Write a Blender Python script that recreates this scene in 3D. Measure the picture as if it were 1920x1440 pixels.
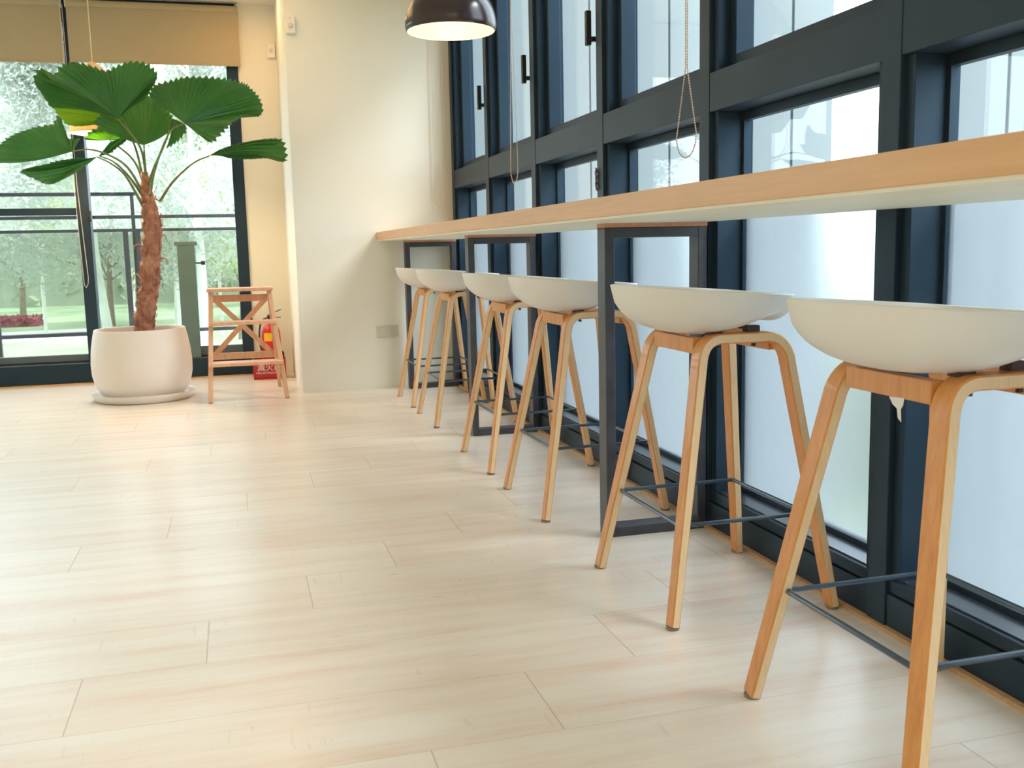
import bpy, bmesh, math, random
from mathutils import Vector, Matrix
random.seed(7)
for o in list(bpy.data.objects): bpy.data.objects.remove(o)
scene = bpy.context.scene
COL = scene.collection
R = math.radians

# ------------------------------------------------------------------ camera
YAW, PITCH, ROLL, CAM_H, FOCAL = 0.2697, -0.1359, -0.0225, 0.9223, 1855.6
cam_d = bpy.data.cameras.new('camera'); cam = bpy.data.objects.new('camera', cam_d); COL.objects.link(cam)
fwd = Vector((math.sin(YAW)*math.cos(PITCH), math.cos(YAW)*math.cos(PITCH), math.sin(PITCH)))
rt = Vector((math.cos(YAW), -math.sin(YAW), 0)); up = rt.cross(fwd)
rt2 = math.cos(ROLL)*rt + math.sin(ROLL)*up; up2 = -math.sin(ROLL)*rt + math.cos(ROLL)*up
cam.matrix_world = Matrix(((rt2.x, up2.x, -fwd.x, 0), (rt2.y, up2.y, -fwd.y, 0), (rt2.z, up2.z, -fwd.z, CAM_H), (0, 0, 0, 1)))
cam_d.sensor_width = 36; cam_d.lens = FOCAL/1920*36; cam_d.clip_end = 400; cam_d.clip_start = 0.02
scene.camera = cam
cam_d.dof.use_dof = True; cam_d.dof.focus_distance = 3.0; cam_d.dof.aperture_fstop = 11

# ------------------------------------------------------------------ world, sun, room lamps and added fill, exposure
SKY = 4.2
w = bpy.data.worlds.new('sky'); scene.world = w; w.use_nodes = True
bg = w.node_tree.nodes['Background']; bg.inputs[0].default_value = (0.85, 0.935, 1.0, 1); bg.inputs[1].default_value = SKY
sd = bpy.data.lights.new('sun', 'SUN'); sun = bpy.data.objects.new('sun', sd); COL.objects.link(sun)
sd.energy = 3.8; sd.angle = R(26); sd.color = (1.0, 0.99, 0.96)
sun.rotation_euler = Vector((-2.0, 1.0, -2.5)).to_track_quat('-Z', 'Y').to_euler(); sun.location = (6, -2, 9)
CEIL = 2.75
for (x, y, sx, sy, e, lc) in ((.20, 7.25, .14, .14, 3.2, (1.0, .52, .20)), (-1.6, 1.2, 1.6, 3.0, 5, (1, .92, .78)), (-0.35, 5.9, 1.5, 1.2, 13, (1.0, .60, .28)), (-3.4, 3.0, 1.0, 5.0, 4, (1, .90, .74)), (-0.1, -1.7, 2.8, 1.6, 36, (1, .90, .74))):  # last entry is an added fill behind the camera for the stool backs
    ld = bpy.data.lights.new('ceiling_and_fill_light', 'AREA'); lo = bpy.data.objects.new('ceiling_and_fill_light', ld); COL.objects.link(lo)
    ld.shape = 'RECTANGLE'; ld.size = sx; ld.size_y = sy; ld.energy = e; ld.color = lc; lo.location = (x, y, CEIL-0.03)
vs = scene.view_settings
vs.view_transform = 'Standard'; vs.look = 'None'; vs.gamma = 1; vs.use_curve_mapping = False; vs.exposure = 0.27
scene.cycles.use_denoising = True
scene.cycles.max_bounces = 10; scene.cycles.transparent_max_bounces = 16; scene.cycles.diffuse_bounces = 6

# ------------------------------------------------------------------ material helpers
class NT:
    def __init__(s, name):
        s.m = bpy.data.materials.new(name); s.m.use_nodes = True; s.t = s.m.node_tree; s.b = s.t.nodes['Principled BSDF']; s.out = s.t.nodes['Material Output']
    def n(s, typ, **kw):
        nd = s.t.nodes.new(typ)
        for k, v in kw.items():
            if k.startswith('i_'): nd.inputs[int(k[2:])].default_value = v
            else: setattr(nd, k, v)
        return nd
    def l(s, a, b): s.t.links.new(a, b)
    def math(s, op, a, b=None, c=None):
        nd = s.n('ShaderNodeMath', operation=op)
        for i, v in enumerate((a, b, c)):
            if v is None: continue
            if isinstance(v, (int, float)): nd.inputs[i].default_value = v
            else: s.l(v, nd.inputs[i])
        return nd.outputs[0]
    def ramp(s, f, stops):
        nd = s.n('ShaderNodeValToRGB'); el = nd.color_ramp.elements
        while len(el) < len(stops): el.new(0.5)
        for e, (p, c) in zip(el, stops): e.position = p; e.color = (*c, 1)
        s.l(f, nd.inputs[0]); return nd.outputs[0]
    def mix(s, f, a, b, mode='MIX'):
        nd = s.n('ShaderNodeMix', data_type='RGBA', blend_type=mode)
        for i, v in ((0, f), (6, a), (7, b)):
            if isinstance(v, (int, float)): nd.inputs[i].default_value = v
            elif isinstance(v, tuple): nd.inputs[i].default_value = (*v, 1)
            else: s.l(v, nd.inputs[i])
        return nd.outputs[2]
    def noise(s, vec, scale, detail=3, rough=.5):
        nd = s.n('ShaderNodeTexNoise'); nd.inputs['Scale'].default_value = scale; nd.inputs['Detail'].default_value = detail; nd.inputs['Roughness'].default_value = rough
        if vec is not None: s.l(vec, nd.inputs['Vector'])
        return nd.outputs['Fac']
    def mapping(s, scale=(1, 1, 1), coord='Object', loc=(0, 0, 0)):
        tc = s.n('ShaderNodeTexCoord'); mp = s.n('ShaderNodeMapping'); mp.inputs['Scale'].default_value = scale; mp.inputs['Location'].default_value = loc
        s.l(tc.outputs[coord], mp.inputs[0]); return mp.outputs[0]
    def bump(s, h, strength, dist=.01):
        nd = s.n('ShaderNodeBump'); nd.inputs['Strength'].default_value = strength; nd.inputs['Distance'].default_value = dist
        s.l(h, nd.inputs['Height']); s.l(nd.outputs[0], s.b.inputs['Normal'])

def srgb(r, g, b):
    f = lambda c: (c/255/12.92) if c/255 <= .04045 else ((c/255+.055)/1.055)**2.4
    return (f(r), f(g), f(b))

def plain(name, col, rough=.5, metal=0.0, spec=.5, var=.06, scale=8, bump=0.0, coat=0.0):
    k = NT(name); v = k.mapping()
    f = k.noise(v, scale)
    c = k.ramp(f, [(.3, tuple(x*(1-var) for x in col)), (.7, tuple(min(1, x*(1+var)) for x in col))])
    k.l(c, k.b.inputs['Base Color']); k.b.inputs['Roughness'].default_value = rough; k.b.inputs['Metallic'].default_value = metal
    k.b.inputs['Specular IOR Level'].default_value = spec; k.b.inputs['Coat Weight'].default_value = coat
    if bump: k.bump(k.noise(v, scale*12), bump, .002)
    return k.m

def wood(name, c1, c2, stretch, rough=.45, scale=14, coat=0.0):
    k = NT(name); v = k.mapping(stretch)
    f = k.noise(v, scale, 6, .6); g = k.noise(v, scale*4, 3)
    f = k.math('ADD', k.math('MULTIPLY', f, .75), k.math('MULTIPLY', g, .25))
    c = k.ramp(f, [(.32, c1), (.68, c2)])
    k.l(c, k.b.inputs['Base Color']); k.b.inputs['Roughness'].default_value = rough; k.b.inputs['Coat Weight'].default_value = coat
    return k.m

# ------------------------------------------------------------------ materials
M = {}
M['wall'] = plain('cream_wall_paint', (.80, .795, .71), .75, var=.015, scale=2, bump=.12)
M['ceiling'] = plain('ceiling_paint', (.80, .76, .68), .8, var=.015)
M['frame'] = plain('dark_window_frame', (.020, .036, .056), .45, var=.15, scale=3, spec=.30)
M['frame'].node_tree.nodes['Principled BSDF'].inputs['Specular Tint'].default_value = (.50, .74, 1, 1)
M['sill2'] = plain('grey_blue_window_rail', (.085, .11, .135), .35, var=.08, spec=.5)
M['sill'] = plain('sill_metal', (.045, .055, .07), .22, var=.1, spec=.8)
M['rail'] = plain('railing_paint', (.03, .035, .045), .5)
M['post_grey'] = plain('grey_green_post', (.10, .17, .17), .45)
M['fin'] = plain('pale_metal_panel', (.28, .325, .345), .55, var=.04, scale=1.5)
M['joint'] = plain('panel_joint', (.12, .16, .19), .7)
M['legmetal'] = plain('counter_leg_steel', (.040, .042, .055), .42, var=.25, scale=20, spec=.6)
M['rod'] = plain('footrest_rod_steel', (.02, .05, .085), .28, var=.1, spec=.7)
M['counter'] = wood('counter_wood', (.66, .37, .155), (.74, .435, .195), (7, .35, 7), .4, 5)
M['counter_under'] = wood('counter_underside_laminate', (.80, .76, .60), (.86, .82, .68), (5, .5, 5), .55, 4)
M['pad'] = wood('packing_strip_wood', (.55, .24, .12), (.66, .32, .17), (2, 2, 2), .5)
M['plywood'] = wood('bent_plywood', (.62, .245, .058), (.75, .345, .10), (9, 9, .7), .42, 7, .15)
M['plyedge'] = wood('plywood_edge', (.78, .55, .30), (.86, .65, .40), (30, 30, .7), .5, 5)
M['shell'] = plain('white_seat_plastic', (.80, .78, .74), .38, var=.01, scale=3, spec=.4)
M['rubber'] = plain('dark_rubber', (.09, .055, .05), .6)
M['glide'] = plain('grey_foot_glide', (.25, .22, .2), .5)
M['ladder'] = wood('ladder_wood', (.62, .34, .20), (.76, .47, .30), (5, 5, 1), .5, 6)
M['trimwood'] = wood('edge_strip_wood', (.52, .31, .15), (.66, .42, .22), (1, 4, 4), .5)
M['pot'] = plain('white_ceramic_pot', (.84, .78, .73), .45, var=.02, scale=3, spec=.4)
M['soil'] = plain('potting_soil', (.08, .05, .035), .95, var=.5, scale=40, bump=.5)
M['red'] = plain('red_enamel', (.62, .015, .02), .35)
M['darkred'] = plain('red_plastic', (.42, .012, .022), .45)
M['black'] = plain('black_plastic', (.02, .02, .025), .4)
M['yellow'] = plain('yellow_label_paper', (.85, .52, .02), .6)
M['whiteprint'] = plain('white_print', (.82, .78, .76), .6)
M['white'] = plain('white_plastic', (.80, .79, .75), .4, var=.01)
M['plate'] = plain('grey_outlet_plate', (.62, .60, .54), .4, var=.02)
M['chain'] = plain('bead_chain', (.75, .62, .52), .45)
M['lampout'] = plain('brown_black_lamp_enamel', (.035, .022, .025), .22, spec=.6)
M['cord'] = plain('lamp_cord', (.70, .60, .42), .6)
M['trunkgrey'] = plain('pale_bark', (.70, .70, .66), .8, var=.2, scale=3)
M['bark'] = plain('brown_bark', (.22, .17, .12), .9, var=.3)
M['concrete'] = plain('pale_concrete', (.62, .62, .60), .8)
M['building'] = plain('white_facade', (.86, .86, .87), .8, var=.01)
M['bwin'] = plain('facade_window', (.50, .54, .58), .4)
M['rock'] = plain('pale_rock', (.75, .72, .68), .9)
M['flower'] = plain('red_flowers', (.45, .12, .16), .9, var=.4, scale=6)

def mk_lamp_inner():
    k = NT('cream_lamp_lining'); v = k.mapping()
    wv = k.n('ShaderNodeTexWave', wave_type='RINGS', rings_direction='Z'); wv.inputs['Scale'].default_value = 14; k.l(v, wv.inputs[0])
    c = k.ramp(wv.outputs['Fac'], [(0, (.82, .70, .46)), (1, (.88, .78, .56))]); k.l(c, k.b.inputs['Base Color']); k.b.inputs['Roughness'].default_value = .45
    return k.m
M['lampin'] = mk_lamp_inner()

def mk_shade():
    k = NT('cream_lamp_shade'); k.b.inputs['Base Color'].default_value = (.80, .66, .42, 1); k.b.inputs['Roughness'].default_value = .6
    v = k.mapping(); f = k.noise(v, 20); c = k.ramp(f, [(.2, (.76, .62, .38)), (.8, (.82, .70, .46))]); k.l(c, k.b.inputs['Base Color'])
    tr = k.n('ShaderNodeBsdfTranslucent'); tr.inputs[0].default_value = (.9, .72, .42, 1); ms = k.n('ShaderNodeMixShader'); ms.inputs[0].default_value = .22
    k.l(k.b.outputs[0], ms.inputs[1]); k.l(tr.outputs[0], ms.inputs[2]); k.l(ms.outputs[0], k.out.inputs[0]); return k.m
M['shade'] = mk_shade()

def mk_bulb():
    k = NT('glowing_bulb'); k.b.inputs['Emission Color'].default_value = (1, .72, .36, 1); k.b.inputs['Emission Strength'].default_value = 6; return k.m
M['bulb'] = mk_bulb()

def mk_floor():
    k = NT('light_oak_floor_planks')
    tc = k.n('ShaderNodeTexCoord'); sp = k.n('ShaderNodeSeparateXYZ'); k.l(tc.outputs['Object'], sp.inputs[0]); X, Y = sp.outputs[0], sp.outputs[1]
    yr = k.math('DIVIDE', k.math('SUBTRACT', Y, .064), .2752); row = k.math('FLOOR', yr); fy = k.math('FRACT', yr)
    xr = k.math('DIVIDE', k.math('SUBTRACT', X, k.math('ADD', k.math('MULTIPLY', row, .262), -1.008)), 1.2)
    col = k.math('FLOOR', xr); fx = k.math('FRACT', xr)
    cb = k.n('ShaderNodeCombineXYZ'); k.l(row, cb.inputs[0]); k.l(col, cb.inputs[1])
    wn = k.n('ShaderNodeTexWhiteNoise', noise_dimensions='2D'); k.l(cb.outputs[0], wn.inputs[0])
    # grain, shifted per plank
    gx = k.n('ShaderNodeCombineXYZ'); k.l(k.math('ADD', k.math('MULTIPLY', X, .9), k.math('MULTIPLY', wn.outputs['Value'], 31)), gx.inputs[0]); k.l(k.math('MULTIPLY', Y, 9), gx.inputs[1])
    k.l(k.math('MULTIPLY', row, 3.3), gx.inputs[2])
    g1 = k.noise(gx.outputs[0], 1.6, 5, .6); g2 = k.noise(gx.outputs[0], 9, 4, .6)
    f = k.math('ADD', k.math('MULTIPLY', g1, .78), k.math('MULTIPLY', g2, .22))
    f = k.math('ADD', f, k.math('MULTIPLY', k.math('SUBTRACT', wn.outputs['Value'], .5), .05))
    c = k.ramp(f, [(.27, (.67, .50, .38)), (.43, (.72, .625, .53)), (.58, (.755, .70, .615)), (.8, (.79, .755, .70))])
    # fine scratches across the grain
    sv = k.mapping((60, 7, 1)); s1 = k.noise(sv, 1.0, 2); patch = k.noise(k.mapping((3, 5, 1)), 1.0, 2)
    sc = k.math('MULTIPLY', k.math('GREATER_THAN', s1, .66), k.math('GREATER_THAN', patch, .55))
    c = k.mix(k.math('MULTIPLY', sc, .16), c, (.45, .33, .22))
    ey = k.math('MINIMUM', fy, k.math('SUBTRACT', 1.0, fy)); ex = k.math('MINIMUM', fx, k.math('SUBTRACT', 1.0, fx))
    sy = k.math('LESS_THAN', ey, .006); sx = k.math('LESS_THAN', ex, .0013)
    seam = k.math('MAXIMUM', k.math('MULTIPLY', sy, .35), k.math('MULTIPLY', sx, .75))
    c = k.mix(k.math('MULTIPLY', seam, .75), c, (.36, .27, .18))
    k.l(c, k.b.inputs['Base Color'])
    k.l(k.math('ADD', k.math('MULTIPLY', g2, .12), .24), k.b.inputs['Roughness']); k.b.inputs['Specular IOR Level'].default_value = .55
    k.b.inputs['Coat Weight'].default_value = .15; k.b.inputs['Coat Roughness'].default_value = .2
    k.bump(k.math('SUBTRACT', 1.0, seam), .25, .002)
    return k.m
M['floor'] = mk_floor()

def mk_glass(name, tint, gl=.9):
    k = NT(name); k.t.nodes.remove(k.b)
    tr = k.n('ShaderNodeBsdfTransparent'); tr.inputs[0].default_value = (*tint, 1)
    gs = k.n('ShaderNodeBsdfGlossy'); gs.inputs[0].default_value = (gl, gl, gl, 1); gs.inputs['Roughness'].default_value = .01
    lw = k.n('ShaderNodeLayerWeight'); lw.inputs[0].default_value = .5
    fr = k.math('ADD', k.math('MULTIPLY', k.math('POWER', lw.outputs['Facing'], 5), .45), .035)
    ms = k.n('ShaderNodeMixShader'); k.l(fr, ms.inputs[0]); k.l(tr.outputs[0], ms.inputs[1]); k.l(gs.outputs[0], ms.inputs[2]); k.l(ms.outputs[0], k.out.inputs[0])
    return k.m
M['glass'] = mk_glass('clear_glass', (.95, .98, 1.0))
M['glass_rail'] = mk_glass('tinted_rail_glass', (.74, .77, .73))

def mk_frost():
    k = NT('frosted_glass_film'); b = k.b
    v = k.mapping(); f = k.noise(v, 30); c = k.ramp(f, [(0, (.70, .75, .79)), (1, (.74, .79, .83))])
    rf = k.n('ShaderNodeBsdfRefraction'); rf.inputs['Roughness'].default_value = .34; rf.inputs['IOR'].default_value = 1.28; k.l(c, rf.inputs[0])
    tl = k.n('ShaderNodeBsdfTranslucent'); k.l(c, tl.inputs[0])
    gs = k.n('ShaderNodeBsdfGlossy'); gs.inputs['Roughness'].default_value = .35
    m1 = k.n('ShaderNodeMixShader'); m1.inputs[0].default_value = .12; k.l(rf.outputs[0], m1.inputs[1]); k.l(tl.outputs[0], m1.inputs[2])
    m2 = k.n('ShaderNodeMixShader'); m2.inputs[0].default_value = .05; k.l(m1.outputs[0], m2.inputs[1]); k.l(gs.outputs[0], m2.inputs[2]); k.l(m2.outputs[0], k.out.inputs[0])
    return k.m
M['frost'] = mk_frost()

def mk_leaf(name, dark, light, trans, tw=.35, scale=6, rough=.4):
    k = NT(name); v = k.mapping(); f = k.noise(v, scale, 4)
    c = k.ramp(f, [(.3, dark), (.7, light)]); k.l(c, k.b.inputs['Base Color']); k.b.inputs['Roughness'].default_value = rough
    tr = k.n('ShaderNodeBsdfTranslucent'); tr.inputs[0].default_value = (*trans, 1)
    ms = k.n('ShaderNodeMixShader'); ms.inputs[0].default_value = tw; k.l(k.b.outputs[0], ms.inputs[1]); k.l(tr.outputs[0], ms.inputs[2]); k.l(ms.outputs[0], k.out.inputs[0])
    return k.m
M['palm'] = mk_leaf('palm_leaf', (.036, .14, .055), (.068, .22, .075), (.32, .62, .03), .36)
M['lamplit'] = mk_leaf('lamplit_palm_leaf', (.10, .24, .03), (.16, .34, .04), (.62, .85, .02), .5)  # lamp glow through leaf J, put into its yellow-green colour
M['petiole'] = plain('palm_stem', (.16, .20, .07), .5, var=.3)
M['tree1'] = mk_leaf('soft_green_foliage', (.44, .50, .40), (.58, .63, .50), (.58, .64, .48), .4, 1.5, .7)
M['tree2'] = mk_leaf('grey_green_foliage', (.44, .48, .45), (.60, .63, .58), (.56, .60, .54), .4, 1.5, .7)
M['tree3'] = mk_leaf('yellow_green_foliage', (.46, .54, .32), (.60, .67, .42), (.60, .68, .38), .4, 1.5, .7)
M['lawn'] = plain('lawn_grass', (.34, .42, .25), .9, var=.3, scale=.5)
M['path'] = plain('pale_path', (.78, .76, .74), .9)

def mk_trunk():
    k = NT('fibrous_palm_trunk'); v = k.mapping((1, 1, .35)); f = k.noise(v, 60, 6, .7); g = k.noise(k.mapping(), 12, 3)
    f2 = k.math('ADD', k.math('MULTIPLY', f, .6), k.math('MULTIPLY', g, .4))
    c = k.ramp(f2, [(.32, (.17, .06, .04)), (.5, (.42, .19, .12)), (.68, (.64, .38, .26))]); k.l(c, k.b.inputs['Base Color']); k.b.inputs['Roughness'].default_value = .85
    k.bump(f, .7, .01); return k.m
M['trunk'] = mk_trunk()

def mk_blind():
    k = NT('khaki_roller_blind_cloth'); v = k.mapping((300, 300, 300)); f = k.noise(v, 1, 2)
    c = k.ramp(f, [(.3, (.46, .39, .25)), (.7, (.53, .45, .30))]); k.l(c, k.b.inputs['Base Color']); k.b.inputs['Roughness'].default_value = .85
    tr = k.n('ShaderNodeBsdfTranslucent'); tr.inputs[0].default_value = (.30, .22, .10, 1)
    ms = k.n('ShaderNodeMixShader'); ms.inputs[0].default_value = .10; k.l(k.b.outputs[0], ms.inputs[1]); k.l(tr.outputs[0], ms.inputs[2]); k.l(ms.outputs[0], k.out.inputs[0]); return k.m
M['blind'] = mk_blind()

# ------------------------------------------------------------------ mesh builder
class MB:
    def __init__(s): s.bm = bmesh.new(); s.mi = 0
    def poly(s, vs):
        try: f = s.bm.faces.new(vs); f.material_index = s.mi; return f
        except ValueError: return None
    def box(s, x0, x1, y0, y1, z0, z1):
        v = [s.bm.verts.new(p) for p in ((x0, y0, z0), (x1, y0, z0), (x1, y1, z0), (x0, y1, z0), (x0, y0, z1), (x1, y0, z1), (x1, y1, z1), (x0, y1, z1))]
        for q in ((3, 2, 1, 0), (4, 5, 6, 7), (0, 1, 5, 4), (1, 2, 6, 5), (2, 3, 7, 6), (3, 0, 4, 7)): s.poly([v[i] for i in q])
        return s
    def bar(s, a, b, w, h, side=(0, 1, 0), w1=None, h1=None):
        """rectangular bar from a to b; w along side, h across"""
        a, b = Vector(a), Vector(b); t = (b-a).normalized(); u = Vector(side); u = (u-t*u.dot(t)).normalized(); n = t.cross(u)
        w1 = w if w1 is None else w1; h1 = h if h1 is None else h1; rings = []
        for p, ww, hh in ((a, w, h), (b, w1, h1)):
            rings.append([s.bm.verts.new(p+u*ww/2*i+n*hh/2*j) for i, j in ((-1, -1), (1, -1), (1, 1), (-1, 1))])
        s.poly(rings[0][::-1]); s.poly(rings[1])
        for i in range(4): s.poly([rings[0][i], rings[0][(i+1) % 4], rings[1][(i+1) % 4], rings[1][i]])
        return s
    def tube(s, path, r, seg=8, closed=False, caps=True):
        path = [Vector(p) for p in path]; n = len(path); rr = r if isinstance(r, (list, tuple)) else [r]*n; rings = []; pu = None
        for i, p in enumerate(path):
            a = path[(i-1) % n] if (i > 0 or closed) else p; b = path[(i+1) % n] if (i < n-1 or closed) else p
            t = (b-a).normalized()
            if pu is None:
                pu = Vector((0, 0, 1)) if abs(t.z) < .9 else Vector((1, 0, 0))
            u = (pu-t*pu.dot(t)).normalized(); pu = u; v = t.cross(u)
            rings.append([s.bm.verts.new(p+(u*math.cos(2*math.pi*k/seg)+v*math.sin(2*math.pi*k/seg))*rr[i]) for k in range(seg)])
        m = n if closed else n-1
        for i in range(m):
            A, B = rings[i], rings[(i+1) % n]
            for k in range(seg): s.poly([A[k], A[(k+1) % seg], B[(k+1) % seg], B[k]])
        if caps and not closed: s.poly(rings[0][::-1]); s.poly(rings[-1])
        return s
    def lathe(s, prof, seg=48, c=(0, 0, 0), close=True):
        rings = []
        for r, z in prof:
            if r < 1e-6: rings.append([s.bm.verts.new((c[0], c[1], c[2]+z))])
            else: rings.append([s.bm.verts.new((c[0]+r*math.cos(2*math.pi*k/seg), c[1]+r*math.sin(2*math.pi*k/seg), c[2]+z)) for k in range(seg)])
        for A, B in zip(rings, rings[1:]):
            for k in range(seg):
                k2 = (k+1) % seg
                if len(A) == 1 and len(B) == 1: continue
                if len(A) == 1: s.poly([A[0], B[k2], B[k]])
                elif len(B) == 1: s.poly([A[k], A[k2], B[0]])
                else: s.poly([A[k], A[k2], B[k2], B[k]])
        return s
    def build(s, name, mat, parent=None, smooth=False, bevel=0, seg=2, loc=(0, 0, 0), rot=None, thick=0, fix=True, sub=0, angle=40):
        me = bpy.data.meshes.new(name)
        if fix: bmesh.ops.recalc_face_normals(s.bm, faces=s.bm.faces[:])
        s.bm.to_mesh(me); s.bm.free()
        for m in (mat if isinstance(mat, (list, tuple)) else [mat]): me.materials.append(m)
        o = bpy.data.objects.new(name, me); COL.objects.link(o); o.location = loc
        if rot: o.rotation_euler = rot
        if parent: o.parent = parent
        if smooth:
            for p in me.polygons: p.use_smooth = True
            try: me.set_sharp_from_angle(angle=R(angle))
            except Exception: pass
        if thick: md = o.modifiers.new('thick', 'SOLIDIFY'); md.thickness = thick; md.offset = 0
        if sub: md = o.modifiers.new('sub', 'SUBSURF'); md.levels = sub; md.render_levels = sub
        if bevel: md = o.modifiers.new('bevel', 'BEVEL'); md.width = bevel; md.segments = seg; md.limit_method = 'ANGLE'; md.angle_limit = R(40)
        return o

def thing(name, label, cat, loc=(0, 0, 0), rz=0, group=None, kind=None):
    o = bpy.data.objects.new(name, None); COL.objects.link(o); o.location = loc; o.rotation_euler = (0, 0, rz); o.empty_display_size = .05
    o['label'] = label; o['category'] = cat
    if group: o['group'] = group
    if kind: o['kind'] = kind
    return o
def tag(o, label, cat, group=None, kind=None):
    o['label'] = label; o['category'] = cat
    if group: o['group'] = group
    if kind: o['kind'] = kind
    return o
def struct(o, label=None):
    o['kind'] = 'structure'
    if label: o['label'] = label
    return o
def dup(root, loc, rz=0, label=None):
    r = root.copy(); COL.objects.link(r); r.location = loc; r.rotation_euler = (0, 0, rz)
    if label: r['label'] = label
    for ch in list(root.children):
        c = ch.copy(); COL.objects.link(c); c.parent = r
        for g in list(ch.children):
            d = g.copy(); COL.objects.link(d); d.parent = c
    return r

# ------------------------------------------------------------------ the room
WX = 1.449; PY = 6.666; PX = .398; BY = 7.846; LX = -4.2; RY = -3.2
b = MB().box(LX-.1, WX+.2, RY-.1, BY+.15, -.12, 0); struct(b.build('floor', M['floor']), 'light oak plank floor with broad boards and faint seams')
b = MB().box(LX-.1, WX+.25, RY-.1, BY+.15, CEIL, CEIL+.15); struct(b.build('ceiling', M['ceiling']), 'plain cream ceiling')
b = MB().box(PX, WX+.2, PY, BY+.2, 0, CEIL); struct(b.build('wall_right', M['wall']), 'cream pillar wall at the far end of the counter')
b = MB().box(.116, PX, BY, BY+.15, 0, CEIL); struct(b.build('wall_back', M['wall']), 'narrow cream wall between the back window and the pillar')
b = MB().box(LX-.15, LX, RY, BY+.15, 0, CEIL); struct(b.build('wall_left', M['wall']), 'cream wall along the left side of the room')
b = MB().box(LX-.15, WX+.2, RY-.15, RY, 0, CEIL); struct(b.build('wall_front', M['wall']), 'cream wall behind the viewer')
b = MB().box(WX+.012, WX+.2, RY, PY, 2.62, CEIL); struct(b.build('wall_above_windows', M['wall']), 'cream wall strip above the side windows').name = 'trim_2'
b = MB().box(WX-.012, WX+.02, RY, PY, 0, .010); struct(b.build('trim_1', M['trimwood']), 'thin wooden edge strip between floor and side window frames')
b = MB().box(LX, .116, BY-.014, BY+.02, 0, .010); struct(b.build('trim_3', M['trimwood']), 'thin wooden edge strip along the back window frame')

# side window mullions and bays
mull = [2.018+.925*k for k in range(-5, 6)]
for i, y in enumerate(mull):
    b = MB().box(WX, WX+.15, y-.068, y, 0.008, 2.62)
    struct(b.build('trim_%d' % (10+i), M['frame'], bevel=.002), 'dark vertical mullion of the side window wall')
for i, y in enumerate(mull[:-1]):
    y0, y1 = y, mull[i+1]-.068
    root = thing('window_%d' % (i+1), 'tall dark framed side window with frosted lower pane', 'window', (0, 0, 0), kind='structure')
    xs, xe = WX+.016, WX+.125
    b = MB()
    b.box(WX+.004, xe, y0, y1, 0.008, .088)                       # base rail
    b.box(WX+.010, xe, y0, y1, .092, .122)
    b.box(WX+.002, xe, y0, y1, 1.328, 1.446)                       # broad middle rail
    b.box(xs, xe, y0, y0+.030, .122, 1.328); b.box(xs, xe, y1-.030, y1, .122, 1.328)
    b.box(xs, xe, y0, y0+.030, 1.446, 2.62); b.box(xs, xe, y1-.030, y1, 1.446, 2.62)
    b.box(xs, xe, y0+.030, y1-.030, 2.52, 2.62)
    b.build('window_frame', M['frame'], root, bevel=.0015)
    b = MB().box(WX+.024, xe-.02, y0+.030, y1-.030, .122, .126); b.build('sill_plate', M['sill'], root)
    gx = WX+.112
    b = MB()                                                       # glazing beads of the lower pane
    for (a0, a1, c0, c1) in ((y0+.03, y0+.042, .126, 1.328), (y1-.042, y1-.03, .126, 1.328), (y0+.042, y1-.042, 1.300, 1.328), (y0+.042, y1-.042, .126, .140)): b.box(gx-.014, gx+.012, a0, a1, c0, c1)
    b.build('glazing_bead', M['frame'], root, bevel=.001)
    b = MB().box(gx-.003, gx+.003, y0+.04, y1-.04, 1.003, 1.302); b.build('glass_pane', M['glass'], root)
    b = MB().box(gx-.003, gx+.003, y0+.04, y1-.04, .138, 1.003); b.build('frosted_pane', M['frost'], root)['label'] = 'frosted lower glass'
    b = MB()                                                       # opening sash
    for (a0, a1, c0, c1) in ((y0+.03, y0+.066, 1.446, 2.52), (y1-.066, y1-.03, 1.446, 2.52), (y0+.066, y1-.066, 1.446, 1.492), (y0+.066, y1-.066, 2.47, 2.52)): b.box(WX+.055, xe-.008, a0, a1, c0, c1)
    b.build('window_sash', M['frame'], root, bevel=.003)
    b = MB().box(gx-.003, gx+.003, y0+.06, y1-.06, 1.48, 2.48); b.build('glass_pane', M['glass'], root)
    b = MB().box(WX-.004, WX+.055, y0+.036, y0+.052, 1.745, 1.765); b.box(WX-.026, WX-.004, y0+.034, y0+.058, 1.730, 1.865)
    b.build('window_handle', M['black'], root, bevel=.003)
# pale outside fins, one beyond each mullion
f0 = None
for i, y in enumerate(mull):
    nth = ['', 'nearest the pillar wall', 'second from the pillar wall', 'third from the pillar wall', 'fourth from the pillar wall', 'fifth from the pillar wall'][min(5, 11-i)] if i > 5 else 'outside the picture'
    lab = 'pale grey metal fin outside the side windows, ' + nth
    if f0 is None:
        f0 = thing('facade_fin', lab, 'fin', (WX+.15, y-.04, 0), group='facade fins outside the side windows')
        for (x0, x1) in ((.0, .134), (.142, .285)): MB().box(x0, x1, -.03, .03, -1.0, 3.0).build('fin_panel', M['fin'], f0, bevel=.002)
        MB().box(.134, .142, -.025, .025, -1.0, 3.0).build('panel_joint', M['joint'], f0)
    else: dup(f0, (WX+.15, y-.04, 0), 0, lab)

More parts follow.
